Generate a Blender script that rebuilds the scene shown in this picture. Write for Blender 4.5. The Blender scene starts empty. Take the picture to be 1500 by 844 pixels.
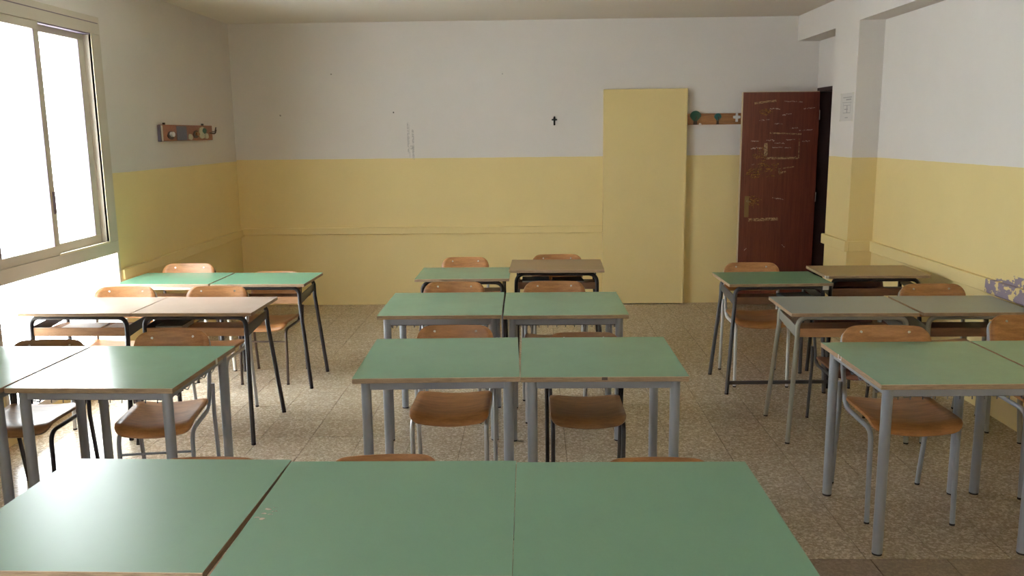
import bpy, bmesh, math, random
from mathutils import Vector, Matrix
random.seed(7)
scene = bpy.context.scene
C = scene.collection

# ------------------------------------------------------------------ camera
FPX, PITCH, YAW, ROLL, EYE = 1269.5, 0.176593, 0.024792, 0.011034, 1.75
def camera():
    cy, sy, cp, sp = math.cos(YAW), math.sin(YAW), math.cos(PITCH), math.sin(PITCH)
    fwd = Vector((-sy*cp, cy*cp, -sp)); right = Vector((cy, sy, 0)); down = -right.cross(fwd)
    r2 = math.cos(ROLL)*right + math.sin(ROLL)*down
    d2 = -math.sin(ROLL)*right + math.cos(ROLL)*down
    cam = bpy.data.cameras.new('camera'); o = bpy.data.objects.new('camera', cam); C.objects.link(o)
    up, back = -d2, -fwd
    o.matrix_world = Matrix(((r2.x, up.x, back.x, 0), (r2.y, up.y, back.y, 0), (r2.z, up.z, back.z, EYE), (0, 0, 0, 1)))
    cam.sensor_width = 36; cam.lens = FPX/1500*36; cam.clip_start = .02
    scene.camera = o
camera()

# ------------------------------------------------------------------ light and exposure
world = bpy.data.worlds.new('overcast_sky'); scene.world = world; world.use_nodes = True
bg = world.node_tree.nodes['Background']
bg.inputs['Color'].default_value = (.93, .975, 1.0, 1); bg.inputs['Strength'].default_value = 22.0
scene.view_settings.view_transform = 'Standard'; scene.view_settings.look = 'None'
scene.view_settings.gamma = 1; scene.view_settings.use_curve_mapping = False
scene.view_settings.exposure = 0.11
cyc = scene.cycles
cyc.use_denoising = True; cyc.max_bounces = 14; cyc.diffuse_bounces = 8; cyc.transparent_max_bounces = 16
cyc.sample_clamp_indirect = 6.0; cyc.caustics_reflective = False; cyc.caustics_refractive = False

# room dimensions (metres; X right, Y towards the far wall, Z up)
XL, XR, XN, XP = -3.02, 2.82, 2.83, 2.615       # left wall, right wall, door niche wall, pillar face
YB, YF, ZC = 8.87, -1.6, 2.85                   # far wall, wall behind the viewer, ceiling
WIN0, WIN1, SILL, HEAD = 4.69, 6.19, .12, 2.573 # window band in the left wall
WIN2, WIN3 = -1.53, -.03                        # unseen window added beside the viewer to light the front

# ------------------------------------------------------------------ materials
MATS = {}
def nodes_of(name):
    m = bpy.data.materials.new(name); m.use_nodes = True
    nt = m.node_tree; b = nt.nodes['Principled BSDF']
    MATS[name] = m
    return m, nt, b
def N(nt, typ, **kw):
    n = nt.nodes.new(typ)
    for k, v in kw.items():
        if k in ('op',): n.operation = v
        else: setattr(n, k, v)
    return n
def math_node(nt, op, a, b=None, c=None):
    n = nt.nodes.new('ShaderNodeMath'); n.operation = op
    for i, v in enumerate((a, b, c)):
        if v is None: continue
        if isinstance(v, (int, float)): n.inputs[i].default_value = v
        else: nt.links.new(v, n.inputs[i])
    return n.outputs[0]
def mixc(nt, fac, a, b):
    n = nt.nodes.new('ShaderNodeMix'); n.data_type = 'RGBA'
    for s, v in ((n.inputs[0], fac), (n.inputs[6], a), (n.inputs[7], b)):
        if isinstance(v, (int, float)): s.default_value = v
        elif isinstance(v, tuple): s.default_value = (*v, 1) if len(v) == 3 else v
        else: nt.links.new(v, s)
    return n.outputs[2]
def noise(nt, vec, scale, detail=3, rough=.55):
    n = nt.nodes.new('ShaderNodeTexNoise'); n.inputs['Scale'].default_value = scale
    n.inputs['Detail'].default_value = detail; n.inputs['Roughness'].default_value = rough
    if vec is not None: nt.links.new(vec, n.inputs['Vector'])
    return n.outputs[0]
def ramp(nt, fac, lo, hi):
    return math_node(nt, 'SMOOTHSTEP', fac, lo, hi) if False else smooth(nt, fac, lo, hi)
def smooth(nt, fac, lo, hi):
    n = nt.nodes.new('ShaderNodeMapRange'); n.interpolation_type = 'SMOOTHSTEP'
    nt.links.new(fac, n.inputs[0]); n.inputs[1].default_value = lo; n.inputs[2].default_value = hi
    return n.outputs[0]
def bump(nt, b, h, strength, dist=.002):
    n = nt.nodes.new('ShaderNodeBump'); n.inputs['Strength'].default_value = strength; n.inputs['Distance'].default_value = dist
    nt.links.new(h, n.inputs['Height']); nt.links.new(n.outputs[0], b.inputs['Normal'])
def position(nt): return nt.nodes.new('ShaderNodeNewGeometry').outputs['Position']
def objcoord(nt): return nt.nodes.new('ShaderNodeTexCoord').outputs['Object']
def sep(nt, v):
    n = nt.nodes.new('ShaderNodeSeparateXYZ'); nt.links.new(v, n.inputs[0]); return n.outputs
def stretch(nt, v, s):
    n = nt.nodes.new('ShaderNodeMapping'); n.inputs['Scale'].default_value = s; nt.links.new(v, n.inputs[0]); return n.outputs[0]

WHITE = (.80, .765, .735); YELLOW = (.80, .655, .32)
def wall_paint(name, line, marks=(), peel=None):
    m, nt, b = nodes_of(name)
    p = position(nt); x, y, z = sep(nt, p)
    edge = math_node(nt, 'MULTIPLY', math_node(nt, 'SUBTRACT', noise(nt, p, 7, 2), .5), .008)
    f = math_node(nt, 'GREATER_THAN', math_node(nt, 'ADD', z, edge), line)
    blot = noise(nt, p, 1.6, 4, .6)
    wc = mixc(nt, blot, (WHITE[0]*.95, WHITE[1]*.95, WHITE[2]*.94), (min(1, WHITE[0]*1.05), WHITE[1]*1.05, WHITE[2]*1.06))
    yc = mixc(nt, blot, (YELLOW[0]*.94, YELLOW[1]*.94, YELLOW[2]*.92), (YELLOW[0]*1.06, YELLOW[1]*1.06, YELLOW[2]*1.08))
    col = mixc(nt, f, yc, wc)
    for (ax, a0, a1, z0, z1, c, amt) in marks:     # scuffs and nail holes with a shape of their own
        q = x if ax == 'x' else y
        k = math_node(nt, 'MULTIPLY', math_node(nt, 'GREATER_THAN', q, a0), math_node(nt, 'LESS_THAN', q, a1))
        k = math_node(nt, 'MULTIPLY', k, math_node(nt, 'MULTIPLY', math_node(nt, 'GREATER_THAN', z, z0), math_node(nt, 'LESS_THAN', z, z1)))
        k = math_node(nt, 'MULTIPLY', k, math_node(nt, 'MULTIPLY', smooth(nt, noise(nt, p, 60, 2), .35, .55), amt))
        col = mixc(nt, k, col, c)
    if peel:
        y0, y1, z0, z1, c = peel
        k = smooth(nt, noise(nt, stretch(nt, p, (1, 1, 1.6)), 9, 4, .6), .47, .50)
        for (q, lo, hi, s) in ((y, y0, y1, .05), (z, z0, z1, .012)):
            k = math_node(nt, 'MULTIPLY', k, math_node(nt, 'MULTIPLY', smooth(nt, q, lo, lo+s), math_node(nt, 'SUBTRACT', 1, smooth(nt, q, hi-s, hi))))
        col = mixc(nt, smooth(nt, k, .35, .4), col, c)
    nt.links.new(col, b.inputs['Base Color'])
    b.inputs['Roughness'].default_value = .6; b.inputs['Specular IOR Level'].default_value = .3
    bump(nt, b, noise(nt, p, 140, 3), .25, .001)
    return m
GREY = (.30, .29, .30)
wall_paint('wall_paint_back', 1.512, marks=[
    ('x', -1.262, -1.247, 1.56, 1.87, GREY, .45), ('x', -1.243, -1.238, 1.50, 1.86, GREY, .45), ('x', -1.215, -1.195, 1.50, 1.80, GREY, .5), ('x', -1.235, -1.205, 1.60, 1.64, GREY, .4),
    ('x', -2.013, -2.0, 2.345, 2.358, (.1, .09, .08), 1), ('x', -1.40, -1.388, 1.962, 1.978, (.1, .09, .08), 1), ('x', -.296, -.288, 2.33, 2.355, (.2, .18, .16), 1), ('x', -2.55, -2.535, 1.945, 1.96, (.15, .13, .12), 1)])
wall_paint('wall_paint_left', 1.498)
wall_paint('wall_paint_right', 1.524, peel=(4.55, 5.36, .735, .9, (.29, .235, .30)))
wall_paint('panel_paint', 9.0)

def flat(name, col, rough=.5, spec=.5, metal=0, var=.06, vscale=12, bstr=0, bscale=200):
    m, nt, b = nodes_of(name)
    p = objcoord(nt)
    k = noise(nt, p, vscale, 4, .6)
    c0 = tuple(max(0, c*(1-var)) for c in col); c1 = tuple(min(1, c*(1+var)) for c in col)
    nt.links.new(mixc(nt, k, c0, c1), b.inputs['Base Color'])
    b.inputs['Roughness'].default_value = rough; b.inputs['Specular IOR Level'].default_value = spec; b.inputs['Metallic'].default_value = metal
    if bstr: bump(nt, b, noise(nt, p, bscale, 3), bstr, .0005)
    return m
flat('ceiling_paint', (.85, .805, .74), .8, .2, var=.03, vscale=2)
flat('front_wall_paint', (.78, .74, .68), .8, .2)
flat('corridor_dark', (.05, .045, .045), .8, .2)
flat('window_aluminium', (.60, .545, .455), .45, .4, var=.03)
flat('window_gasket', (.20, .16, .19), .6, .3)
flat('window_track', (.75, .66, .48), .4, .5)
flat('edge_pale', (.62, .52, .36), .6, .3)
def laminate(name, col, rough=.3, wear=.10, spec=.5, wearcol=None):
    m, nt, b = nodes_of(name)
    p = objcoord(nt)
    n1 = noise(nt, p, 5, 5, .65); n2 = noise(nt, p, 260, 2)
    c = mixc(nt, n1, tuple(v*(1-wear) for v in col), tuple(min(1, v*(1+wear)) for v in col))
    sc = smooth(nt, noise(nt, stretch(nt, p, (4, 22, 1)), 3.5, 6, .75), .63, .74)
    c = mixc(nt, math_node(nt, 'MULTIPLY', sc, .08), c, wearcol or tuple(min(1, v*1.5+.06) for v in col))
    c = mixc(nt, math_node(nt, 'MULTIPLY', n2, .12), c, tuple(v*.8 for v in col))
    nt.links.new(c, b.inputs['Base Color'])
    r = math_node(nt, 'ADD', math_node(nt, 'MULTIPLY', n1, .08), rough-.04); nt.links.new(r, b.inputs['Roughness'])
    b.inputs['Specular IOR Level'].default_value = spec
    bump(nt, b, n2, .12, .0004)
    return m
laminate('laminate_green', (.20, .375, .255), .22)
laminate('laminate_green_matt', (.20, .375, .255), .36)
laminate('laminate_green_bright', (.17, .43, .29), .19, .05)
laminate('laminate_green_deep', (.13, .27, .15), .34)
laminate('laminate_greygreen', (.40, .44, .40), .34)
laminate('laminate_pink', (.50, .40, .34), .19)
laminate('laminate_brown', (.33, .225, .115), .38)
laminate('laminate_ochre', (.34, .235, .10), .36)
def wood(name, c0, c1, rough=.4, axis=(2, 14, 14), scale=3.0, spec=.5):
    m, nt, b = nodes_of(name)
    p = objcoord(nt)
    info = nt.nodes.new('ShaderNodeObjectInfo')
    off = nt.nodes.new('ShaderNodeVectorMath'); off.operation = 'ADD'; nt.links.new(stretch(nt, p, axis), off.inputs[0])
    nt.links.new(math_node(nt, 'MULTIPLY', info.outputs['Random'], 40), off.inputs[1])
    g = noise(nt, off.outputs[0], scale, 6, .65)
    fine = noise(nt, off.outputs[0], scale*9, 3, .6)
    k = smooth(nt, math_node(nt, 'ADD', math_node(nt, 'MULTIPLY', g, .75), math_node(nt, 'MULTIPLY', fine, .25)), .34, .66)
    nt.links.new(mixc(nt, k, c0, c1), b.inputs['Base Color'])
    b.inputs['Roughness'].default_value = rough; b.inputs['Specular IOR Level'].default_value = spec
    bump(nt, b, fine, .1, .0005)
    return m
wood('chair_ply', (.26, .112, .038), (.44, .205, .073), .36)
wood('chair_ply_dark', (.17, .083, .034), (.28, .145, .06), .4)
wood('chair_ply_maroon', (.10, .035, .02), (.17, .06, .03), .45)
wood('shelf_wood', (.30, .155, .075), (.46, .25, .125), .5)
wood('shelf_wood_dark', (.12, .06, .035), (.20, .10, .055), .5)
wood('desk_edge', (.24, .165, .10), (.42, .30, .19), .6, (3, 3, 30), 6)
wood('door_wood', (.095, .020, .013), (.165, .042, .024), .42, (30, 10, 1.5), 2.2)
wood('rack_wood', (.20, .085, .03), (.36, .165, .06), .5, (2, 20, 20), 3)
wood('rack_wood_red', (.17, .055, .03), (.30, .11, .05), .5, (2, 20, 20), 3)
flat('frame_bluegrey', (.31, .33, .37), .42, .5, .1)
flat('frame_black', (.018, .014, .017), .35, .5)
flat('frame_charcoal', (.06, .058, .065), .4, .5)
flat('frame_beige', (.30, .29, .245), .45, .5)
flat('frame_cream', (.66, .64, .56), .4, .5)
flat('frame_silver', (.50, .51, .53), .32, .5, .55)
flat('frame_white', (.60, .60, .61), .4, .5)
flat('frame_bronze', (.085, .06, .05), .3, .5, .3)
flat('rubber', (.025, .022, .022), .8, .2)
flat('rivet_metal', (.7, .69, .66), .35, .5, .6)
flat('wire', (.16, .16, .18), .4, .5, .5)
flat('brass', (.22, .14, .055), .5, .5, .3)
flat('crucifix_black', (.008, .008, .008), .6, .3)
flat('leaf_green', (.02, .075, .045), .6, .3)
flat('leaf_teal', (.03, .12, .10), .6, .3)
flat('trunk_brown', (.05, .03, .018), .6, .3)
flat('white_paint', (.78, .77, .74), .5, .4)
flat('cream_paint', (.60, .58, .42), .5, .4, var=.3, vscale=40)
flat('slate_paint', (.12, .115, .14), .6, .3, var=.35, vscale=50)
flat('plastic_violet', (.10, .085, .12), .5, .4)
flat('book_white', (.80, .79, .78), .6, .3)
flat('book_grey', (.12, .14, .14), .6, .3)
flat('book_black', (.015, .015, .02), .6, .3)
flat('book_blue', (.05, .10, .14), .6, .3)
flat('grout', (.11, .085, .06), .9, .1)

def terrazzo(name, c0, c1, c2, fine):
    m, nt, b = nodes_of(name)
    p = position(nt)
    v = nt.nodes.new('ShaderNodeTexVoronoi'); v.inputs['Scale'].default_value = 95; nt.links.new(p, v.inputs['Vector'])
    v2 = nt.nodes.new('ShaderNodeTexVoronoi'); v2.inputs['Scale'].default_value = 210; nt.links.new(p, v2.inputs['Vector'])
    r = sep(nt, v.outputs['Color'])[0]; r2 = sep(nt, v2.outputs['Color'])[0]
    k = math_node(nt, 'ADD', math_node(nt, 'MULTIPLY', r, .6), math_node(nt, 'MULTIPLY', r2, .4))
    c = mixc(nt, smooth(nt, k, .25, .75), c0, c1)
    c = mixc(nt, math_node(nt, 'MULTIPLY', smooth(nt, r, .82, .9), fine), c, c2)
    info = nt.nodes.new('ShaderNodeObjectInfo')
    t = math_node(nt, 'ADD', .975, math_node(nt, 'MULTIPLY', info.outputs['Random'], .05))
    big = math_node(nt, 'ADD', .9, math_node(nt, 'MULTIPLY', noise(nt, p, 1.1, 4, .6), .2))
    hs = nt.nodes.new('ShaderNodeHueSaturation'); nt.links.new(c, hs.inputs['Color']); nt.links.new(math_node(nt, 'MULTIPLY', t, big), hs.inputs['Value'])
    nt.links.new(hs.outputs[0], b.inputs['Base Color'])
    rr = math_node(nt, 'ADD', .12, math_node(nt, 'MULTIPLY', noise(nt, p, 6, 4, .6), .16)); nt.links.new(rr, b.inputs['Roughness'])
    b.inputs['Specular IOR Level'].default_value = .45
    return m
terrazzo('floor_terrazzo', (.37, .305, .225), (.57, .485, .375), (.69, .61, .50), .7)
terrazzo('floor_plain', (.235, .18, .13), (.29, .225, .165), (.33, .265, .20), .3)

def glass():
    m = bpy.data.materials.new('window_glass'); m.use_nodes = True; nt = m.node_tree; nt.nodes.clear(); MATS['window_glass'] = m
    o = nt.nodes.new('ShaderNodeOutputMaterial'); t = nt.nodes.new('ShaderNodeBsdfTransparent'); g = nt.nodes.new('ShaderNodeBsdfGlossy')
    g.inputs['Roughness'].default_value = .02; t.inputs['Color'].default_value = (.95, .96, .96, 1)
    fr = nt.nodes.new('ShaderNodeFresnel'); fr.inputs['IOR'].default_value = 1.5
    mx = nt.nodes.new('ShaderNodeMixShader'); front = math_node(nt, 'SUBTRACT', 1, nt.nodes.new('ShaderNodeNewGeometry').outputs['Backfacing']); nt.links.new(math_node(nt, 'MULTIPLY', fr.outputs[0], front), mx.inputs[0]); nt.links.new(t.outputs[0], mx.inputs[1]); nt.links.new(g.outputs[0], mx.inputs[2])
    nt.links.new(mx.outputs[0], o.inputs[0])
glass()
def scratch():
    m, nt, b = nodes_of('door_scratches')
    p = objcoord(nt)
    tr = nt.nodes.new('ShaderNodeBsdfTransparent'); mx = nt.nodes.new('ShaderNodeMixShader')
    k = math_node(nt, 'MULTIPLY', smooth(nt, noise(nt, stretch(nt, p, (1, 1, 2.2)), 55, 5, .75), .40, .56), .85)
    nt.links.new(k, mx.inputs[0]); nt.links.new(tr.outputs[0], mx.inputs[1]); nt.links.new(b.outputs[0], mx.inputs[2])
    nt.links.new(mx.outputs[0], nt.nodes['Material Output'].inputs[0])
    b.inputs['Base Color'].default_value = (.52, .36, .20, 1); b.inputs['Roughness'].default_value = .8
    m2 = m.copy(); m2.name = 'door_chalk'; MATS['door_chalk'] = m2
    m2.node_tree.nodes['Principled BSDF'].inputs['Base Color'].default_value = (.78, .66, .58, 1)
    m3 = m.copy(); m3.name = 'door_worn'; MATS['door_worn'] = m3
    m3.node_tree.nodes['Principled BSDF'].inputs['Base Color'].default_value = (.33, .16, .05, 1)
scratch()
def paper_plan():
    m, nt, b = nodes_of('paper_plan')
    x, y, z = sep(nt, objcoord(nt))
    base = (.68, .65, .63)
    k = None
    for (a0, a1, b0, b1) in ((-.11, .09, .075, .082), (-.10, .02, .055, .066), (-.11, .10, .035, .039), (-.09, .07, .012, .016), (-.09, -.085, -.05, .035), (.075, .08, -.045, .03), (-.09, .08, -.05, -.045), (-.03, .05, -.022, -.014), (-.02, .0, -.045, .012), (-.04, .03, -.09, -.083)):
        q = math_node(nt, 'MULTIPLY', math_node(nt, 'MULTIPLY', math_node(nt, 'GREATER_THAN', y, a0), math_node(nt, 'LESS_THAN', y, a1)), math_node(nt, 'MULTIPLY', math_node(nt, 'GREATER_THAN', z, b0), math_node(nt, 'LESS_THAN', z, b1)))
        k = q if k is None else math_node(nt, 'MAXIMUM', k, q)
    nt.links.new(mixc(nt, math_node(nt, 'MULTIPLY', k, .6), base, (.22, .21, .22)), b.inputs['Base Color']); b.inputs['Roughness'].default_value = .7
paper_plan()

# ------------------------------------------------------------------ mesh helpers
class MB:
    def __init__(s): s.v = []; s.f = []; s.sm = []; s.mi = []
    def add(s, verts, faces, smooth=False, mi=0):
        b = len(s.v); s.v += [tuple(v) for v in verts]
        for f in faces: s.f.append(tuple(b+i for i in f)); s.sm.append(smooth); s.mi.append(mi)
    def box(s, x0, x1, y0, y1, z0, z1, mi=0):
        s.add([(x0,y0,z0),(x1,y0,z0),(x1,y1,z0),(x0,y1,z0),(x0,y0,z1),(x1,y0,z1),(x1,y1,z1),(x0,y1,z1)],
              [(0,3,2,1),(4,5,6,7),(0,1,5,4),(1,2,6,5),(2,3,7,6),(3,0,4,7)], False, mi)
    def prism(s, pts, y0, y1, axis='y', mi=0):     # pts (a,b) outline extruded along axis
        n = len(pts)
        def P(a, b, t): return (a, t, b) if axis == 'y' else ((t, a, b) if axis == 'x' else (a, b, t))
        vs = [P(a, b, y0) for a, b in pts]+[P(a, b, y1) for a, b in pts]
        fs = [tuple(range(n)), tuple(range(2*n-1, n-1, -1))]+[(i, i+n, (i+1) % n+n, (i+1) % n) for i in range(n)]
        s.add(vs, fs, False, mi)
    def tube(s, pts, r, seg=10, smooth=True, caps=True):
        pts = [Vector(p) for p in pts]; n = len(pts); rings = []
        t0 = (pts[1]-pts[0]).normalized(); ref = Vector((0, 0, 1)) if abs(t0.z) < .9 else Vector((1, 0, 0))
        u = (ref-t0*ref.dot(t0)).normalized()
        for i, p in enumerate(pts):
            a = pts[max(i-1, 0)]; b = pts[min(i+1, n-1)]; t = (b-a).normalized()
            u = (u-t*u.dot(t)).normalized(); w = t.cross(u)
            rr = r[i] if isinstance(r, (list, tuple)) else r
            rings.append([p+rr*(math.cos(k*2*math.pi/seg)*u+math.sin(k*2*math.pi/seg)*w) for k in range(seg)])
        vs = [v for ring in rings for v in ring]; fs = []
        for i in range(n-1):
            for k in range(seg): fs.append((i*seg+k, i*seg+(k+1) % seg, (i+1)*seg+(k+1) % seg, (i+1)*seg+k))
        s.add(vs, fs, smooth)
        if caps:
            s.add(rings[0], [tuple(range(seg-1, -1, -1))]); s.add(rings[-1], [tuple(range(seg))])
    def mesh(s, name, mats, bevel=0, segs=2):
        me = bpy.data.meshes.new(name); me.from_pydata(s.v, [], s.f)
        for m in mats: me.materials.append(MATS[m])
        for p, a, i in zip(me.polygons, s.sm, s.mi): p.use_smooth = a; p.material_index = i
        bm = bmesh.new(); bm.from_mesh(me); bmesh.ops.recalc_face_normals(bm, faces=bm.faces)
        if bevel: bmesh.ops.bevel(bm, geom=bm.edges[:], offset=bevel, segments=segs, affect='EDGES', profile=.5)
        bm.to_mesh(me); bm.free()
        return me
def fillet(pts, rad, n=6):
    pts = [Vector(p) for p in pts]; out = [pts[0]]
    for i in range(1, len(pts)-1):
        r = rad[i] if isinstance(rad, (list, tuple)) else rad
        p = pts[i]; a = (pts[i-1]-p); b = (pts[i+1]-p); la, lb = a.length, b.length; a.normalize(); b.normalize()
        ang = a.angle(b)
        d = min(r/math.tan(ang/2), la*.49, lb*.49)
        p0, p1 = p+a*d, p+b*d
        for k in range(n+1):
            t = k/n; out.append((1-t)**2*p0+2*t*(1-t)*p+t*t*p1)
    out.append(pts[-1]); return out
CACHE = {}
def cached(key, fn):
    if key not in CACHE: CACHE[key] = fn()
    return CACHE[key]
def obj(name, me, parent=None, loc=None, rot=None):
    o = bpy.data.objects.new(name, me); C.objects.link(o)
    if parent: o.parent = parent
    if loc: o.location = loc
    if rot: o.rotation_euler = rot
    return o
def empty(name, loc=(0, 0, 0), rz=0):
    o = bpy.data.objects.new(name, None); C.objects.link(o); o.location = loc; o.rotation_euler = (0, 0, math.radians(rz)); o.empty_display_size = .1
    return o
def tag(o, label=None, cat=None, group=None, kind=None):
    for k, v in (('label', label), ('category', cat), ('group', group), ('kind', kind)):
        if v: o[k] = v
    return o
def boxes(name, mat, bl, parent=None, bevel=0):
    mb = MB()
    for b in bl: mb.box(*b)
    return obj(name, mb.mesh(name, [mat] if isinstance(mat, str) else mat, bevel), parent)
def structure(o, label=None): return tag(o, label, kind='structure')

# ------------------------------------------------------------------ the room
fl = structure(boxes('floor', 'grout', [(XL-.2, XN+1.4, YF-.2, YB+.2, -.12, -.004)]), 'speckled beige terrazzo tile floor of the classroom')
T = .298; G = .0014
YS = 3.366
tiles = []
x = 1.37-15*T
while x < XN:
    y = YS
    while y < YB:
        x0, x1, y0, y1 = max(x, XL), min(x+T, XN), y, min(y+T, YB)
        if x1-x0 > .02 and y1-y0 > .02: tiles.append((x0, x1, y0, y1))
        y += T
    x += T
# nearest tiles first: the ones that show largest
tiles.sort(key=lambda t: t[2]+.25*abs((t[0]+t[1])/2))
def tile_mesh(w, d, mat, h=.004):
    def mk():
        mb = MB(); mb.box(-w/2+G, w/2-G, -d/2+G, d/2-G, -h, 0); return mb.mesh('floor_tile', [mat])
    return cached(('tile', round(w, 3), round(d, 3), mat), mk)
strip = []
S2 = .311
x = 1.387-15*S2
while x < XR:
    y = YS
    while y > YF:
        x0, x1, y0, y1 = max(x, XL), min(x+S2, XR), max(y-S2, YF), y
        if x1-x0 > .02 and y1-y0 > .02: strip.append((x0, x1, y0, y1))
        y -= S2
    x += S2
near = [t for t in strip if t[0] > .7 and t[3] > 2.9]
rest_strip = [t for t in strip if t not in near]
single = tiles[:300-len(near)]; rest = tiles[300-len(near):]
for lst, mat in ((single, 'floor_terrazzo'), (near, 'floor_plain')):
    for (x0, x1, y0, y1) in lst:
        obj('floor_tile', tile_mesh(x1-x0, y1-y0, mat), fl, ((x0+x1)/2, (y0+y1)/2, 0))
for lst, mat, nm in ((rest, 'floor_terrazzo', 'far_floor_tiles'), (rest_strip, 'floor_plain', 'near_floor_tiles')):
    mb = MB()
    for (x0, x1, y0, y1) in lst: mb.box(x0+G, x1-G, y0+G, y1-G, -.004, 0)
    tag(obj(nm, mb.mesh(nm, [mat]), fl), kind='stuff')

structure(boxes('ceiling', 'ceiling_paint', [(XL-.2, XN+.2, YF-.2, YB+.2, ZC, ZC+.12)]), 'plain pale plaster ceiling')
structure(boxes('wall_left', 'wall_paint_left', [(XL-.2, XL, YF, WIN2, 0, ZC), (XL-.2, XL, WIN3, WIN0, 0, ZC), (XL-.2, XL, WIN1, YB, 0, ZC)]+[b for a0, a1 in ((WIN0, WIN1), (WIN2, WIN3)) for b in ((XL-.2, XL, a0, a1, 0, SILL), (XL-.2, XL, a0, a1, HEAD, ZC))]), 'left wall, white over yellow, with the long window')
structure(boxes('wall_back', 'wall_paint_back', [(XL-.2, XN+.2, YB, YB+.15, 0, ZC)]), 'far wall painted white above and yellow below')
structure(boxes('wall_right', 'wall_paint_right', [(XR, XR+.2, YF, 7.23, 0, ZC)]), 'right wall painted white above and yellow below')
structure(boxes('wall_front', 'front_wall_paint', [(XL-.2, XN+.2, YF-.15, YF, 0, ZC)]), 'wall behind the viewer')
structure(boxes('wall_pillar', 'wall_paint_right', [(XP, XR+.2, 7.23, 7.79, 0, ZC)]), 'square pillar between the door niche and the right wall')
structure(boxes('ceiling_beam', 'wall_paint_right', [(XP, XR, YF, 7.23, 2.61, ZC), (XP, XN, 7.79, YB, 2.61, ZC)]), 'white beam along the top of the right wall')
DY0, DY1, DZ = 7.93, 8.74, 2.115
structure(boxes('wall_niche', 'wall_paint_right', [(XN, XN+.18, 7.79, DY0-.04, 0, ZC), (XN, XN+.18, DY1+.04, YB, 0, ZC), (XN, XN+.18, DY0-.04, DY1+.04, DZ+.04, ZC)]), 'narrow white wall of the niche holding the doorway')
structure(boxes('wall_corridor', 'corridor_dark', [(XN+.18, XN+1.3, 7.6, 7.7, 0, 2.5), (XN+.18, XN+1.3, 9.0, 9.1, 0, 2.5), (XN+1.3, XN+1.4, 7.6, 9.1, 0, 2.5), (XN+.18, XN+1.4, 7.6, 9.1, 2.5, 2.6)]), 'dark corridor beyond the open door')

# rails (wall bumpers) on three walls
def rail(name, lst, mat, label):
    mb = MB()
    for b in lst: mb.box(*b)
    return structure(obj(name, mb.mesh(name, [mat], .004, 1)), label)
rail('trim_1', [(XL, XL+.03, WIN1+.01, YB, .725, .80)], 'wall_paint_left', 'yellow painted rail along the left wall')
rail('trim_2', [(XL+.03, .712, YB-.03, YB, .742, .812)], 'wall_paint_back', 'yellow painted rail along the far wall')
rail('trim_3', [(XR-.03, XR, YF, 7.20, .752, .838)], 'wall_paint_right', 'yellow painted rail with peeling violet patch along the right wall')
rail('trim_4', [(XP-.03, XP, 7.20, 7.80, .752, .838), (XP, XR, 7.20, 7.23, .752, .838)], 'wall_paint_right', 'yellow painted rail wrapping the pillar')

# yellow board over an old doorway
pan = empty('wall_board', (1.13, YB, 0)); tag(pan, 'tall yellow painted board closing a doorway in the far wall', 'board')
boxes('board', 'panel_paint', [(-.417, .413, -.055, -.001, .006, 2.17)], pan, .004)
boxes('edge_strip', 'panel_paint', [(.395, .413, -.062, -.055, .006, 2.17)], pan, .002)

# ------------------------------------------------------------------ windows
def window(idx, y1):
    w = 1.50; y0 = y1-w
    e = structure(empty('window_%d' % idx, (XL, y0, 0)), ['cream framed sliding window nearest the far wall', 'unseen cream framed sliding window added beside the viewer for light'][idx-1])
    A = 'window_aluminium'; X = 0.0
    jam = .13
    # outer frame, flush with the wall
    boxes('frame_head', A, [(-.13, .012, 0, w, 2.455, 2.573)], e, .003)
    boxes('frame_groove', 'window_gasket', [(.010, .0135, 0, w-.02, 2.527, 2.533)], e)
    boxes('frame_transom', A, [(-.13, .012, 0, w, .93, 1.018)], e, .003)
    boxes('frame_sill', A, [(-.13, .02, 0, w, SILL, SILL+.05)], e, .003)
    boxes('frame_jamb', A, [(-.13, .012, w-jam, w, 1.018, 2.455)], e, .003)
    boxes('frame_jamb', A, [(-.13, .012, 0, .05, 1.018, 2.455)], e, .003)
    boxes('frame_jamb', A, [(-.13, .012, w-.03, w, SILL+.05, .93)], e, .003)
    boxes('frame_jamb', A, [(-.13, .012, 0, .03, SILL+.05, .93)], e, .003)
    boxes('track', 'window_track', [(-.006, .0125, w-jam, w-jam+.012, 1.018, 2.455), (-.006, .0125, w-.79, w-jam, 1.012, 1.018+.006)], e)
    boxes('head_shade_strip', 'window_gasket', [(-.042, .008, .74, w-jam, 2.446, 2.4558)], e)  # dark strip under the head, its shade put in as colour
    # the sash that slides in front (left), flush; and the recessed one (right)
    def sash(name, ya, yb, x0, x1, stl, str_):
        s = boxes(name, A, [(x0, x1, ya, yb, 1.018, 1.078), (x0, x1, ya, yb, 2.405, 2.455), (x0, x1, ya, ya+stl, 1.078, 2.405), (x0, x1, yb-str_, yb, 1.078, 2.405)], e, .003)
        boxes('gasket', 'window_gasket', [(x0+.004, x1+.002, yb-str_-.006, yb-str_, 1.078, 2.405), (x0+.004, x1+.002, ya+stl, ya+stl+.004, 1.078, 2.405)], s)
        boxes('pane', 'window_glass', [((x0+x1)/2-.003, (x0+x1)/2+.003, ya+stl, yb-str_, 1.078, 2.405)], s)
        return s
    mid = 5.385-4.69
    sl = sash('sash', .05, mid+.04, -.035, .006, .06, .06)
    boxes('latch', 'window_gasket', [(.006, .016, mid+.004, mid+.026, 1.28, 1.42)], sl, .002)
    sr = sash('sash', mid+.045, w-jam-.004, -.078, -.042, .045, .075)
    boxes('pane', 'window_glass', [(-.05, -.044, .03, w-.03, SILL+.05, .93)], e)
    return e
for i, y1 in enumerate((6.19, -.03)): window(i+1, y1)  # the second one is out of view, added as a light source

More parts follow.
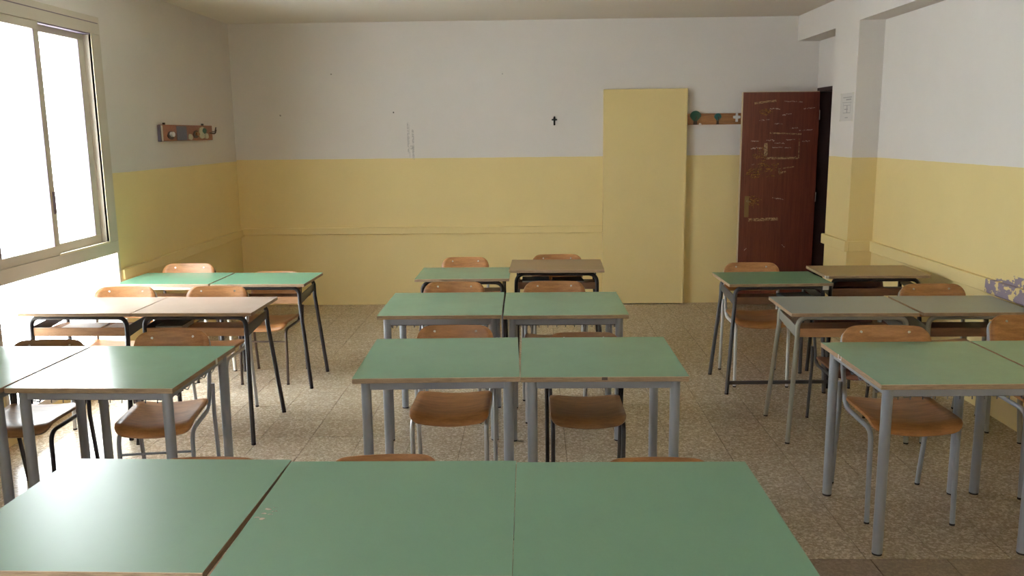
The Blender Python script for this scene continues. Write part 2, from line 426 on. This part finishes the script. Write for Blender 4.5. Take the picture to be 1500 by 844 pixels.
# ------------------------------------------------------------------ door
dr = structure(empty('door_1', (2.805, 8.73, 0)), 'dark red wooden door standing open against the far wall, scratched with graffiti')
leaf = boxes('door_leaf', 'door_wood', [(-.742, 0, -.03, .012, .012, 2.118)], dr, .002)
boxes('edge_strip', 'edge_pale', [(-.748, -.742, -.03, .012, .012, 2.118)], leaf)
boxes('top_strip', 'edge_pale', [(-.742, 0, -.03, .012, 2.118, 2.123)], leaf)
pl = boxes('handle_plate', 'brass', [(-.695, -.652, -.036, -.03, .90, 1.11)], leaf, .002)
mb = MB(); mb.tube(fillet([(-.673, -.036, 1.06), (-.673, -.07, 1.06), (-.643, -.075, 1.058)], .015, 4), .008, 8); obj('handle', mb.mesh('handle', ['brass']), leaf)
for z in (.25, 1.05, 1.85):
    mb = MB(); mb.tube([(.006, -.032, z), (.006, -.032, z+.09)], .008, 8); obj('hinge', mb.mesh('hinge', ['frame_bronze']), leaf)
def doormarks():
    D0 = -.742
    def stroke(mb, x0, z0, x1, z1, w):
        d = Vector((x1-x0, 0, z1-z0)); n = Vector((-d.z, 0, d.x)).normalized()*w/2
        a, b = Vector((x0, -.0306, z0)), Vector((x1, -.0306, z1))
        mb.add([a-n, b-n, b+n, a+n], [(0, 1, 2, 3)])
    tape = MB(); chalk = MB(); worn = MB()
    for (x0, z0, x1, z1, w) in [(.235, 1.628, .24, 1.505, .035), (.248, 1.482, .558, 1.481, .022), (.561, 1.678, .561, 1.476, .010), (.27, 1.726, .58, 1.712, .014), (.11, 2.013, .321, 2.037, .020), (.37, 1.376, .52, 1.396, .010), (.372, 1.334, .447, 1.349, .016), (.372, 1.376, .376, 1.334, .012), (.092, .872, .384, .881, .03)]:
        stroke(tape, D0+x0, z0, D0+x1, z1, w)
    rnd = random.Random(3)
    for (x0, z0, x1, z1, h) in [(.385, 1.90, .485, 1.908, .014), (.164, 1.848, .265, 1.851, .014), (.309, 1.815, .389, 1.814, .012), (.465, 1.768, .545, 1.77, .014), (.556, 1.751, .684, 1.752, .010), (.087, 1.649, .188, 1.648, .012), (.241, 1.654, .327, 1.654, .014), (.322, 1.627, .418, 1.626, .010), (.433, 1.658, .518, 1.662, .010), (.588, 1.643, .663, 1.643, .010), (.089, 1.579, .196, 1.584, .014), (.261, 1.959, .361, 1.958, .012), (.395, 2.031, .575, 2.024, .014), (.589, 1.956, .705, 1.965, .014), (.319, 1.09, .431, 1.077, .012), (.30, 1.585, .40, 1.583, .010), (.42, 1.583, .50, 1.58, .008), (.06, .565, .09, .587, .012), (.43, .619, .464, .60, .01), (.10, 1.417, .127, 1.422, .014)]:
        n = max(4, int((x1-x0)/.006)); px, pz = x0, z0
        for k in range(1, n+1):      # scribbled zigzag, no readable letters
            t = k/n; qx = x0+(x1-x0)*t; qz = z0+(z1-z0)*t+rnd.uniform(-h, h)*.6
            if rnd.random() < .86: stroke(chalk, D0+px, pz, D0+qx, qz, .0046)
            px, pz = qx, qz
    for (cx, cz, rx, rz) in [(.20, 1.93, .045, .03), (.17, 1.50, .07, .09), (.25, 1.36, .16, .07), (.10, 1.33, .06, .05), (.12, 1.06, .06, .05)]:
        for _ in range(26):
            a = rnd.uniform(0, 6.28); r = math.sqrt(rnd.random()); x, z = cx+rx*r*math.cos(a), cz+rz*r*math.sin(a)
            if x < .02: continue
            l = rnd.uniform(.02, .06); stroke(worn, D0+x, z, D0+x+l, z+rnd.uniform(-.02, .02), rnd.uniform(.006, .016))
    for v in (worn,): v.v = [(a, b+.0003, c) for a, b, c in v.v]
    obj('tape_residue', tape.mesh('tape_residue', ['door_scratches']), leaf); obj('scribbles', chalk.mesh('scribbles', ['door_chalk']), leaf)
    obj('worn_patch', worn.mesh('worn_patch', ['door_worn']), leaf)
doormarks()
fr = MB(); o0 = (2.805, 8.73)
for b in [(XN-.03, XN+.19, DY1, DY1+.04, 0, DZ+.04), (XN-.03, XN+.19, DY0-.04, DY0, 0, DZ+.04), (XN-.03, XN+.19, DY0, DY1, DZ, DZ+.04)]:
    fr.box(b[0]-o0[0], b[1]-o0[0], b[2]-o0[1], b[3]-o0[1], b[4], b[5])
flat('doorframe_paint', (.035, .016, .016), .45, .4)
obj('door_frame', fr.mesh('door_frame', ['doorframe_paint'], .003, 1), dr)

# ------------------------------------------------------------------ desks
def cap(parent, r, x, y, z=0, h=.02):
    def mk():
        mb = MB(); mb.tube([(0, 0, 0), (0, 0, .009)], r, 12); return mb.mesh('foot_cap', ['rubber'])
    return obj('foot_cap', cached(('cap', r), mk), parent, (x, y, z))
def top_board(e, w, d, z, lam, thick=.022):
    def mk():
        mb = MB(); mb.box(-w/2, w/2, -d/2, d/2, -thick, -.0016); return mb.mesh('tabletop', ['desk_edge'], .0015, 1)
    t = obj('tabletop', cached(('top', w, d, thick), mk), e, (0, 0, z))
    def mk2():
        mb = MB(); mb.box(-w/2-.0003, w/2+.0003, -d/2-.0003, d/2+.0003, -.0016, 0, 1)
        me = mb.mesh('laminate', [lam, 'edge_pale', 'desk_edge'])
        for p in me.polygons:
            if p.normal.z > .9: p.material_index = 0
            elif abs(p.normal.x) > .9: p.material_index = 2
        return me
    obj('laminate', cached(('lam', w, d, lam), mk2), t)
    return t
def grey_desk(loc, rz, label, basket=False, group='square grey-legged desks', lam='laminate_green'):
    w, d, z = .70, .71, .75
    e = empty('square_desk', (*loc, 0), rz); tag(e, label, 'desk', group)
    t = top_board(e, w, d, z, lam)
    ix, iy = .049, .052
    def apron():
        mb = MB(); a, b = w/2-ix, d/2-iy
        for s in (-1, 1):
            mb.box(-a, a, s*b-.011, s*b+.011, .688, .7275); mb.box(s*a-.011, s*a+.011, -b, b, .688, .7275)
        return mb.mesh('apron', ['frame_bluegrey'], .002, 1)
    obj('apron', cached('apron', apron), e)
    def legm():
        mb = MB(); mb.tube([(0, 0, .008), (0, 0, .727)], .0215, 16); return mb.mesh('leg', ['frame_bluegrey'])
    for sx in (-1, 1):
        for sy in (-1, 1):
            l = obj('leg', cached('gleg', legm), e, (sx*(w/2-ix), sy*(d/2-iy), 0)); cap(l, .0205, 0, 0)
    if basket:
        def bm_():
            mb = MB()
            y0, y1, zz = -.285, .27, .682
            for k in range(11):
                xx = -.25+k*.05; mb.tube(fillet([(xx, y0, zz-.016), (xx, y0, zz), (xx, y0+.03, zz-.012), (xx, y1-.03, zz-.02), (xx, y1, zz+.008)], .01, 2), .0024, 5)
            for (yy, z2) in ((y0+.012, zz-.004), (-.10, zz-.018), (.10, zz-.022), (y1, zz+.006)): mb.tube([(-.28, yy, z2), (.28, yy, z2)], .003, 6)
            for s_ in (-1, 1):
                pts = [(s_*.28, y0+k*(y1-y0)/12, zz-.006-(.022 if k % 2 else 0)) for k in range(13)]; mb.tube(fillet(pts, .01, 2), .0026, 5)
                for yy in (y0+.02, y1-.02): mb.tube([(s_*.28, yy, zz-.01), (s_*.28, yy, .728)], .003, 5)
            return mb.mesh('wire_basket', ['wire'])
        obj('wire_basket', cached('basket', bm_), e)
    return e, t
def tube_desk(loc, rz, label, lam, frame, z=.75, shelf='shelf_wood', stretcher=False, w=.70, d=.50, group='narrow desks on bent tube frames', splay=.02, wide=(.01, .01)):
    e = empty('tube_frame_desk', (*loc, 0), rz); tag(e, label, 'desk', group)
    t = top_board(e, w, d, z, lam, .02)
    zt = z-.02-.0145
    r = .0138
    for sy in (-1, 1):
        fy = -d/2-splay if sy < 0 else d/2-.03; ty = -d/2+.045 if sy < 0 else d/2-.075
        for sx in (-1, 1):
            wd = wide[0] if sx < 0 else wide[1]
            def mk():
                mb = MB(); mb.tube(fillet([(sx*(w/2-.004+wd), fy, .008), (sx*(w/2-.05), ty, .60), (sx*(w/2-.05), ty, zt), (sx*.15, ty, zt)], [0, .25, .075, 0], 7), r, 10)
                return mb.mesh('leg', [frame])
            l = obj('leg', cached(('bleg', sx, sy, frame, z, w, d, splay, wd), mk), e); cap(l, r-.0005, sx*(w/2-.004+wd), fy)
        def mkc():
            mb = MB(); mb.tube([(-.15, ty, zt), (.15, ty, zt)], r, 10); return mb.mesh('crossbar', [frame])
        obj('crossbar', cached(('xbar', sy, frame, z, w, d), mkc), e)
    # side brackets carrying the book shelf
    for sx in (-1, 1):
        def mkb():
            mb = MB(); x0 = sx*(w/2-.05)
            a, b = -d/2+.045, d/2-.075
            mb.prism([(a, z-.155), (b, z-.115), (b, z-.065), (a, z-.09)], x0-.003, x0+.003, 'x'); return mb.mesh('shelf_bracket', [frame])
        obj('shelf_bracket', cached(('brk', sx, frame, z, w, d), mkb), e)
    def mks():
        mb = MB(); mb.box(-w/2+.058, w/2-.058, -d/2+.05, d/2-.14, z-.143, z-.132); return mb.mesh('shelf', [shelf], .001, 1)
    s = obj('shelf', cached(('shelf', shelf, z, w, d), mks), e)
    def mkl():
        mb = MB(); mb.box(-w/2+.058, w/2-.058, -d/2+.04, -d/2+.052, z-.146, z-.096); return mb.mesh('shelf_lip', [shelf], .002, 1)
    obj('shelf_lip', cached(('lip', shelf, z, w, d), mkl), s)
    if stretcher:
        mb = MB(); mb.box(-w/2+.01, w/2-.01, -d/2-splay-.006, -d/2-splay+.008, .068, .092); obj('stretcher', mb.mesh('stretcher', [frame], .002, 1), e)
    return e, t

GF = 'desks in the front row'
d1, t1 = grey_desk((-1.118, 2.215), -1.1, 'green square desk at the left end of the nearest row, washed by window glare', group='square green desks with grey legs', lam='laminate_green_matt')
d2, t2 = grey_desk((-.405, 2.195), .3, 'green square desk in the middle of the nearest row', group='square green desks with grey legs', lam='laminate_green_matt')
d3, t3 = grey_desk((.2975, 2.185), .2, 'green square desk at the right end of the nearest row', group='square green desks with grey legs', lam='laminate_green_matt')
SG = 'square green desks with grey legs'
def scuffs():
    mb = MB(); rr = random.Random(5)
    for (x, y) in ((-.285, .008), (-.268, .018), (-.288, -.02), (-.27, -.026), (-.30, -.045), (-.284, -.052), (-.262, -.008)):
        n = 7; r = rr.uniform(.005, .009); ph = rr.uniform(0, 3)
        x -= .035
        mb.add([(x+r*1.5*math.cos(ph+k*6.283/n)*rr.uniform(.6, 1), y+r*math.sin(ph+k*6.283/n)*rr.uniform(.6, 1), .0002) for k in range(n)], [tuple(range(n))])
    obj('scuff_marks', mb.mesh('scuff_marks', ['door_chalk']), t2)
scuffs()
grey_desk((-.418, 3.838), 1.6, 'green square grey-legged desk, left one of the central pair in the second row', group=SG)
dd, tt = grey_desk((.2935, 3.842), .2, 'green square grey-legged desk, right one of the central second-row pair, nick in front edge', group=SG)
boxes('edge_chip', 'frame_bronze', [(-.012, .012, -.3565, -.3547, -.014, -.001)], tt)
grey_desk((-.531, 5.097), .5, 'green square grey-legged desk, left one of the central pair in the third row', True, group=SG)
grey_desk((.180, 5.085), .4, 'green square grey-legged desk, right one of the central pair in the third row', True, group=SG)
dl, tl = grey_desk((-1.802, 3.705), -1.2, 'green square grey-legged desk on the aisle of the left second row', True, group=SG)
boxes('edge_clip', 'white_paint', [(.3505, .353, .10, .118, -.024, .002)], tl)
grey_desk((-2.518, 3.715), -1.2, 'green square grey-legged desk by the window in the second row, bleached by glare', group=SG)
dq, tq = grey_desk((1.728, 3.715), .6, 'green square desk on the aisle of the right second row, white marks on side', True, group=SG)
for (yy, ww, z0, z1) in ((.115, .008, -.02, .002), (.083, .006, -.018, .0), (.09, .018, -.02, -.014)): boxes('edge_sticker', 'white_paint', [(-.3515, -.3505, yy, yy+ww, z0, z1)], tq)
grey_desk((2.441, 3.728), .8, 'green square grey-legged desk against the right wall in the second row', group=SG)

BG = 'narrow desks on bent tube frames'
tube_desk((-1.968, 5.098), -.9, 'pinkish beige narrow desk with black tube legs on the aisle of the left third row', 'laminate_pink', 'frame_black', splay=.12, wide=(-.03, .012))
tube_desk((-2.661, 5.112), -1.2, 'pinkish beige narrow desk with black tube legs right under the window', 'laminate_pink', 'frame_black', splay=.05, wide=(-.02, -.03), w=.672)
tube_desk((-1.890, 6.068), -1.2, 'bright green narrow desk with black tube legs in the left back row', 'laminate_green_bright', 'frame_black', splay=-.03, w=.655, wide=(-.03, .01))
tube_desk((-2.564, 6.095), -1.6, 'pale green narrow desk with cream tube legs in the far left corner', 'laminate_green_bright', 'frame_cream', w=.665, wide=(-.02, -.03))
tube_desk((-.500, 6.243), 0, 'green narrow desk with black tube legs, left one of the central back row', 'laminate_green', 'frame_black', w=.665, d=.53, wide=(0, -.03))
tube_desk((.175, 6.419), -1.2, 'brown narrow desk with black tube legs, right one of the central back row', 'laminate_brown', 'frame_black', z=.78, w=.685, d=.53, shelf='shelf_wood_dark', wide=(-.03, 0))
tube_desk((1.786, 4.988), -.8, 'grey green narrow desk with beige tube legs on the aisle of the right third row', 'laminate_greygreen', 'frame_beige', wide=(0, -.03))
tube_desk((2.463, 4.985), -.6, 'grey green narrow desk with beige tube legs against the right wall', 'laminate_greygreen', 'frame_beige', shelf='shelf_wood_dark', wide=(-.03, -.03), w=.61)
dg, tg = tube_desk((1.639, 5.947), 1.5, 'dark green narrow desk with charcoal legs and floor bar beside the aisle, right back row', 'laminate_green_deep', 'frame_charcoal', stretcher=True, shelf='shelf_wood_dark', wide=(.005, -.03), w=.69)
boxes('white_tag', 'white_paint', [(.275, .315, -.2515, -.2495, -.046, -.018)], tg)
dh, th = tube_desk((2.33, 6.045), -.6, 'ochre brown narrow desk with black tube legs, right end of the back row', 'laminate_ochre', 'frame_black', z=.78, shelf='shelf_wood_dark', w=.70, d=.45, wide=(-.03, -.02))
boxes('broken_corner', 'white_paint', [(-.352, -.33, -.2275, -.205, -.020, -.001)], th)

# ------------------------------------------------------------------ chairs
def rounded_sheet(W, L, r0, r1, fn, th, nu=12, nv=12):
    """plywood sheet: half width W, length L (v 0..1), corner radii at v=0 / v=1; fn(u,v)->Vector, thickness th along fn normal"""
    def hw(v):
        s = v*L
        if s < r0: return W-r0+math.sqrt(max(0, r0*r0-(r0-s)**2))
        if L-s < r1: return W-r1+math.sqrt(max(0, r1*r1-(r1-(L-s))**2))
        return W
    vs_ = sorted(set([0, .012, .035, .07, .12, .2, .3, .4, .5, .6, .7, .8, .88, .93, .965, .988, 1]))
    top, bot = [], []
    for v in vs_:
        for i in range(nu+1):
            u = -1+2*i/nu; x = u*hw(v)
            e = 1e-3
            p = fn(x, v); a = fn(x+e, v)-fn(x-e, v); b = fn(x, min(1, v+e))-fn(x, max(0, v-e))
            n = a.cross(b).normalized()
            top.append(p); bot.append(p-n*th)
    m, k = len(vs_), nu+1
    fs = [(j*k+i, j*k+i+1, (j+1)*k+i+1, (j+1)*k+i) for j in range(m-1) for i in range(nu)]
    o = m*k
    fb = [(o+j*k+i, o+(j+1)*k+i, o+(j+1)*k+i+1, o+j*k+i+1) for j in range(m-1) for i in range(nu)]
    ring = [i for i in range(k)]+[j*k+nu for j in range(1, m)]+[(m-1)*k+i for i in range(nu-1, -1, -1)]+[j*k for j in range(m-2, 0, -1)]
    fr_ = [(ring[i], o+ring[i], o+ring[(i+1) % len(ring)], ring[(i+1) % len(ring)]) for i in range(len(ring))]
    mb = MB(); mb.add(top+bot, fs+fb, True); mb2 = len(mb.f)
    for f in fr_: mb.f.append(f); mb.sm.append(False); mb.mi.append(0)
    return mb
def seat_fn(x, v):
    y = .375-.405*v                       # v=0 rear, v=1 front lip
    z = .448-.008*math.exp(-((y-.20)/.11)**2)*(1-(x/.21)**2)+.026*(x/.19)**2*(1-.35*max(0, y-.15)/.22)
    if v > .86: t = (v-.86)/.14; z -= .034*t**1.7; y += .014*t*t
    if v < .2: z += .006*(1-v/.2)
    return Vector((x, y, z))
def back_fn(x, v):
    z = .608+.195*v
    y = .385+.065*v+.030*(1-(x/.20)**2)-.012
    return Vector((x, y, z))
def chair(loc, rz, label, frame='frame_silver', ply='chair_ply', s=1.0, stretcher=False, wx=1.0, group='school chairs with plywood seats'):
    e = empty('school_chair', (*loc, 0), rz); e.scale = (s*wx, s, s); tag(e, label, 'chair', group)
    def smk():
        mb = rounded_sheet(.192, .405, .05, .045, seat_fn, .011); return mb.mesh('seat', [ply])
    obj('seat', cached(('seat', ply), smk), e)
    def bmk():
        mb = rounded_sheet(.20, .195, .035, .065, back_fn, -.010); return mb.mesh('backrest', [ply])
    b = obj('backrest', cached(('back', ply), bmk), e)
    def rmk():
        mb = MB(); mb.tube([(0, 0, 0), (0, -.004, 0)], .0065, 10); return mb.mesh('rivet', ['rivet_metal'])
    for sx in (-1, 1):
        p = back_fn(sx*.108, .86); obj('rivet', cached('rivet', rmk), b, (p.x, p.y-.0085, p.z))
    r = .0112
    def fmk():
        mb = MB()
        half = [(.178, .012, .30), (.178, .012, .432), (.182, .37, .425), (.190, .405, .60), (.186, .462, .768), (0, .478, .768)]
        pts = half+[(-p[0], p[1], p[2]) for p in half[-2::-1]]
        rad = [0, .07, .075, .2, .05, 0, .05, .2, .075, .07, 0]
        mb.tube(fillet(pts, rad, 6), r, 10, caps=True); return mb.mesh('frame', [frame])
    obj('frame', cached(('cframe', frame), fmk), e)
    for sx in (-1, 1):
        def lf():
            mb = MB(); mb.tube([(sx*.178, 0, .008), (sx*.178, .012, .305)], r, 10); return mb.mesh('leg', [frame])
        l = obj('leg', cached(('cleg', sx, frame), lf), e); cap(l, r+.0003, sx*.178, 0)
        def lr():
            mb = MB(); mb.tube(fillet([(sx*.200, .455, .008), (sx*.203, .388, .40), (sx*.205, .392, .545)], .12, 6), r, 10); return mb.mesh('leg', [frame])
        l = obj('leg', cached(('crleg', sx, frame), lr), e); cap(l, r+.0003, sx*.200, .455)
    if stretcher:
        def st():
            mb = MB(); mb.tube([(-.178, .012, .335), (.178, .012, .335)], .006, 8); return mb.mesh('stretcher', [frame])
        obj('stretcher', cached(('cst', frame), st), e)
    return e
CG = 'school chairs with plywood seats'
chair((-.525, 6.22), 0, 'wooden chair behind the green desk of the central back row', wx=.92)
chair((.19, 6.34), 0, 'wooden chair with silver frame behind the brown desk of the central back row')
chair((-.51, 5.085), 0, 'wooden chair behind the left desk of the central third-row pair')
chair((.137, 5.085), 0, 'wooden chair behind the right desk of the central third-row pair')
chair((-.398, 3.87), 0, 'wooden chair with silver legs under the left desk of the central second-row pair', s=.98)
chair((.255, 3.89), 0, 'small darker wooden chair with black legs under the right desk of the central second-row pair', 'frame_black', 'chair_ply_dark', .93)
chair((-2.60, 5.99), 0, 'wooden chair in the far left corner behind the cream-legged desk', 'frame_bronze')
chair((-1.92, 5.94), -1, 'wooden chair with dark bronze legs behind the bright green desk at the left', 'frame_bronze', stretcher=True, s=.935)
chair((-2.02, 4.98), 0, 'wooden chair behind the pinkish desk on the left aisle', 'frame_silver')
chair((-2.62, 4.99), 0, 'wooden chair behind the pinkish desk under the window', 'frame_silver')
chair((-1.715, 3.70), 9, 'wooden chair turned slightly under the green desk on the left aisle, grey legs', 'frame_bluegrey', stretcher=True, wx=.9)
chair((-2.42, 3.79), 3, 'small dark-legged wooden chair under the glare-bleached green desk by the window', 'frame_black', 'chair_ply_dark', .93)
chair((1.683, 3.69), -2.5, 'wooden chair with blue grey legs under the green desk on the right aisle', 'frame_bluegrey', s=1.01, wx=1.04)
chair((2.50, 3.95), -4, 'wooden chair with grey legs behind the green desk against the right wall', 'frame_bluegrey')
chair((1.57, 5.83), -2, 'reddish wooden chair with white legs behind the dark green desk in the right back row', 'frame_white')
chair((1.845, 4.78), -2, 'small wooden chair with black legs pushed wholly under the grey green aisle desk', 'frame_charcoal', 'chair_ply_maroon', .858)
chair((2.46, 4.89), 0, 'wooden chair behind the grey green desk against the right wall', 'frame_beige')
chair((2.32, 5.79), 0, 'small dark wooden chair under the ochre brown desk in the right back row', 'frame_black', 'chair_ply_maroon', .90)
chair((-1.045, 2.235), 0, 'small chair barely showing behind the left desk of the nearest row', s=.903)
chair((-.445, 2.225), 5, 'small chair peeping over the middle desk of the nearest row', s=.915)
chair((.39, 2.225), 0, 'small chair barely showing behind the right desk of the nearest row', s=.903)

# ------------------------------------------------------------------ things on the walls
def coat_rack_back():
    e = empty('coat_rack', (1.90, YB, 1.87)); tag(e, 'brown wooden coat rack with painted tree shapes beside the red door', 'coat rack')
    boxes('board', 'rack_wood', [(-.352, .48, -.022, -.001, -.055, .055)], e, .002)
    def tree(x, z, w, h, mat):
        mb = MB(); n = 14
        mb.prism([(x+w*math.cos(math.pi*k/n), z+h*.9*math.sin(math.pi*k/n)) for k in range(n+1)]+[(x-w*.35, z-h*.75), (x+w*.35, z-h*.75)], -.034, -.023)
        c = obj('painted_tree', mb.mesh('painted_tree', [mat], .002, 1), e)
        mb = MB(); mb.prism([(x-w*.3, z-h*.6), (x+w*.3, z-h*.6), (x+w*.36, -.055), (x-w*.36, -.055)], -.030, -.0225); obj('trunk', mb.mesh('trunk', ['trunk_brown']), c)
        mb = MB(); mb.tube(fillet([(x, -.03, z-.03), (x, -.075, z-.035), (x, -.08, z+.005)], .012, 3), .005, 7); obj('hook', mb.mesh('hook', ['trunk_brown']), e)
    tree(-.272, .028, .056, .06, 'leaf_green'); tree(-.05, .018, .036, .042, 'leaf_teal')
    mb = MB(); x, z = .138, .012
    mb.prism([(x-.012, z-.042), (x+.012, z-.042), (x+.012, z-.012), (x+.036, z-.008), (x+.036, z+.016), (x+.012, z+.018), (x+.010, z+.046), (x-.010, z+.046), (x-.012, z+.018), (x-.036, z+.016), (x-.036, z-.008), (x-.012, z-.012)], -.034, -.023)
    obj('white_hook', mb.mesh('white_hook', ['white_paint'], .002, 1), e)
    mb = MB(); mb.tube([(-.225, -.024, -.05), (-.225, -.05, -.055)], .012, 8); obj('white_peg', mb.mesh('white_peg', ['white_paint']), e)
coat_rack_back()
def coat_rack_left():
    e = empty('coat_rack', (XL, 7.62, 1.785)); tag(e, 'short reddish coat rack with worn painted figures on the left wall', 'coat rack')
    L = .57
    b = boxes('board', 'rack_wood_red', [(.001, .022, -L, L, -.066, .066)], e, .002)
    boxes('end_strip', 'plastic_violet', [(.001, .024, -L-.02, -L, -.070, .062)], e, .001)
    boxes('end_cap', 'white_paint', [(.0225, .0245, -L, -L+.03, -.066, .06)], e)
    def disc(y, z, r, mat, name='painted_figure', x1=.028, sy=1.0):
        mb = MB(); n = 14; rr = random.Random(int(y*1000))
        mb.prism([(y+sy*r*math.cos(2*math.pi*k/n)*rr.uniform(.85, 1.1), z+r*math.sin(2*math.pi*k/n)*rr.uniform(.85, 1.1)) for k in range(n)], .0225, x1, 'x')
        return obj(name, mb.mesh(name, [MAT_(mat)], 0), e)
    def MAT_(m): return m
    disc(-.39, -.02, .034, 'trunk_brown', sy=2.0); disc(-.39, -.012, .02, 'white_paint', x1=.05, sy=1.6, name='peg')
    boxes('painted_panel', 'slate_paint', [(.0225, .027, -.26, -.05, -.062, .058)], e, .001)
    disc(.03, -.035, .026, 'cream_paint', sy=2.0)
    disc(.16, -.012, .034, 'trunk_brown', sy=2.0); disc(.17, -.01, .019, 'rack_wood', x1=.045, sy=1.6, name='peg')
    disc(.31, .0, .052, 'cream_paint', sy=1.7); disc(.36, .02, .026, 'leaf_green', x1=.031, sy=1.8); disc(.40, -.03, .026, 'cream_paint', x1=.034, sy=1.6)
    for y in (-.48, .36):
        mb = MB(); mb.tube([(.012, y, .066), (.012, y, .082)], .012, 8); obj('screw', mb.mesh('screw', ['trunk_brown']), e)
    mb = MB(); mb.tube(fillet([(.012, L, .012), (.012, L+.10, .010), (.012, L+.13, .05)], .03, 5), .006, 8); obj('end_hook', mb.mesh('end_hook', ['frame_bronze']), e)
    mb = MB(); mb.tube(fillet([(.022, .50, .0), (.075, .50, -.01), (.085, .50, .03)], .02, 4), .006, 8); obj('hook', mb.mesh('hook', ['frame_bronze']), e)
coat_rack_left()
cr = empty('crucifix', (.224, YB, 1.868)); tag(cr, 'tiny black crucifix on the white far wall', 'crucifix')
mb = MB(); mb.prism([(-.009, -.043), (.009, -.043), (.009, .004), (.028, .006), (.028, .018), (.011, .021), (.008, .040), (-.008, .040), (-.011, .021), (-.028, .018), (-.028, .006), (-.009, .004)], -.012, -.001)
obj('cross', mb.mesh('cross', ['crucifix_black'], .001, 1), cr)
mb = MB(); mb.tube([(0, -.006, .038), (0, -.006, .048)], .004, 6); obj('hanger', mb.mesh('hanger', ['frame_bronze']), cr)
pp = empty('evacuation_plan', (XP, 7.415, 1.935)); tag(pp, 'white printed sheet taped to the pillar beside the door', 'paper')
boxes('sheet', 'paper_plan', [(-.0016, -.0004, -.148, .148, -.114, .114)], pp)
for (y, z) in ((-.14, .108), (.14, .108), (-.14, -.108), (.14, -.108)): boxes('tape', 'frame_cream', [(-.0022, -.0016, y-.018, y+.018, z-.008, z+.008)], pp)

# ------------------------------------------------------------------ things left in the desks
def book(loc, rz, size, cover, label, cat='book'):
    e = empty('exercise_book' if cat == 'book' else 'folder', loc, rz); tag(e, label, cat)
    w, d, h = size
    boxes('cover', cover, [(-w/2, w/2, -d/2, d/2, 0, .0012), (-w/2, w/2, -d/2, d/2, h-.0012, h), (-w/2, -w/2+.0015, -d/2, d/2, 0, h)], e)
    boxes('pages', 'book_white', [(-w/2+.0015, w/2-.003, -d/2+.003, d/2-.003, .0012, h-.0012)], e)
ZS = .75-.1315
book((-2.72, 5.075, ZS), 4, (.24, .17, .012), 'book_white', 'white exercise book on the shelf of the pinkish desk under the window')
book((-2.485, 5.085, ZS), -7, (.19, .14, .008), 'book_white', 'thin white booklet beside the exercise book under the pinkish window desk')
book((-2.165, 5.07, ZS), 2, (.16, .20, .03), 'book_black', 'black folder on the shelf of the pinkish aisle desk', 'folder')
book((1.80, 5.90, ZS), 8, (.20, .16, .02), 'book_grey', 'grey folder on the shelf of the dark green desk', 'folder')
book((.02, 6.37, .78-.1315), 0, (.20, .20, .035), 'book_blue', 'dark blue book on the shelf of the brown desk in the central back row')
book((.26, 6.37, .78-.1315), 5, (.22, .19, .03), 'book_black', 'black folder on the shelf of the brown desk in the central back row', 'folder')
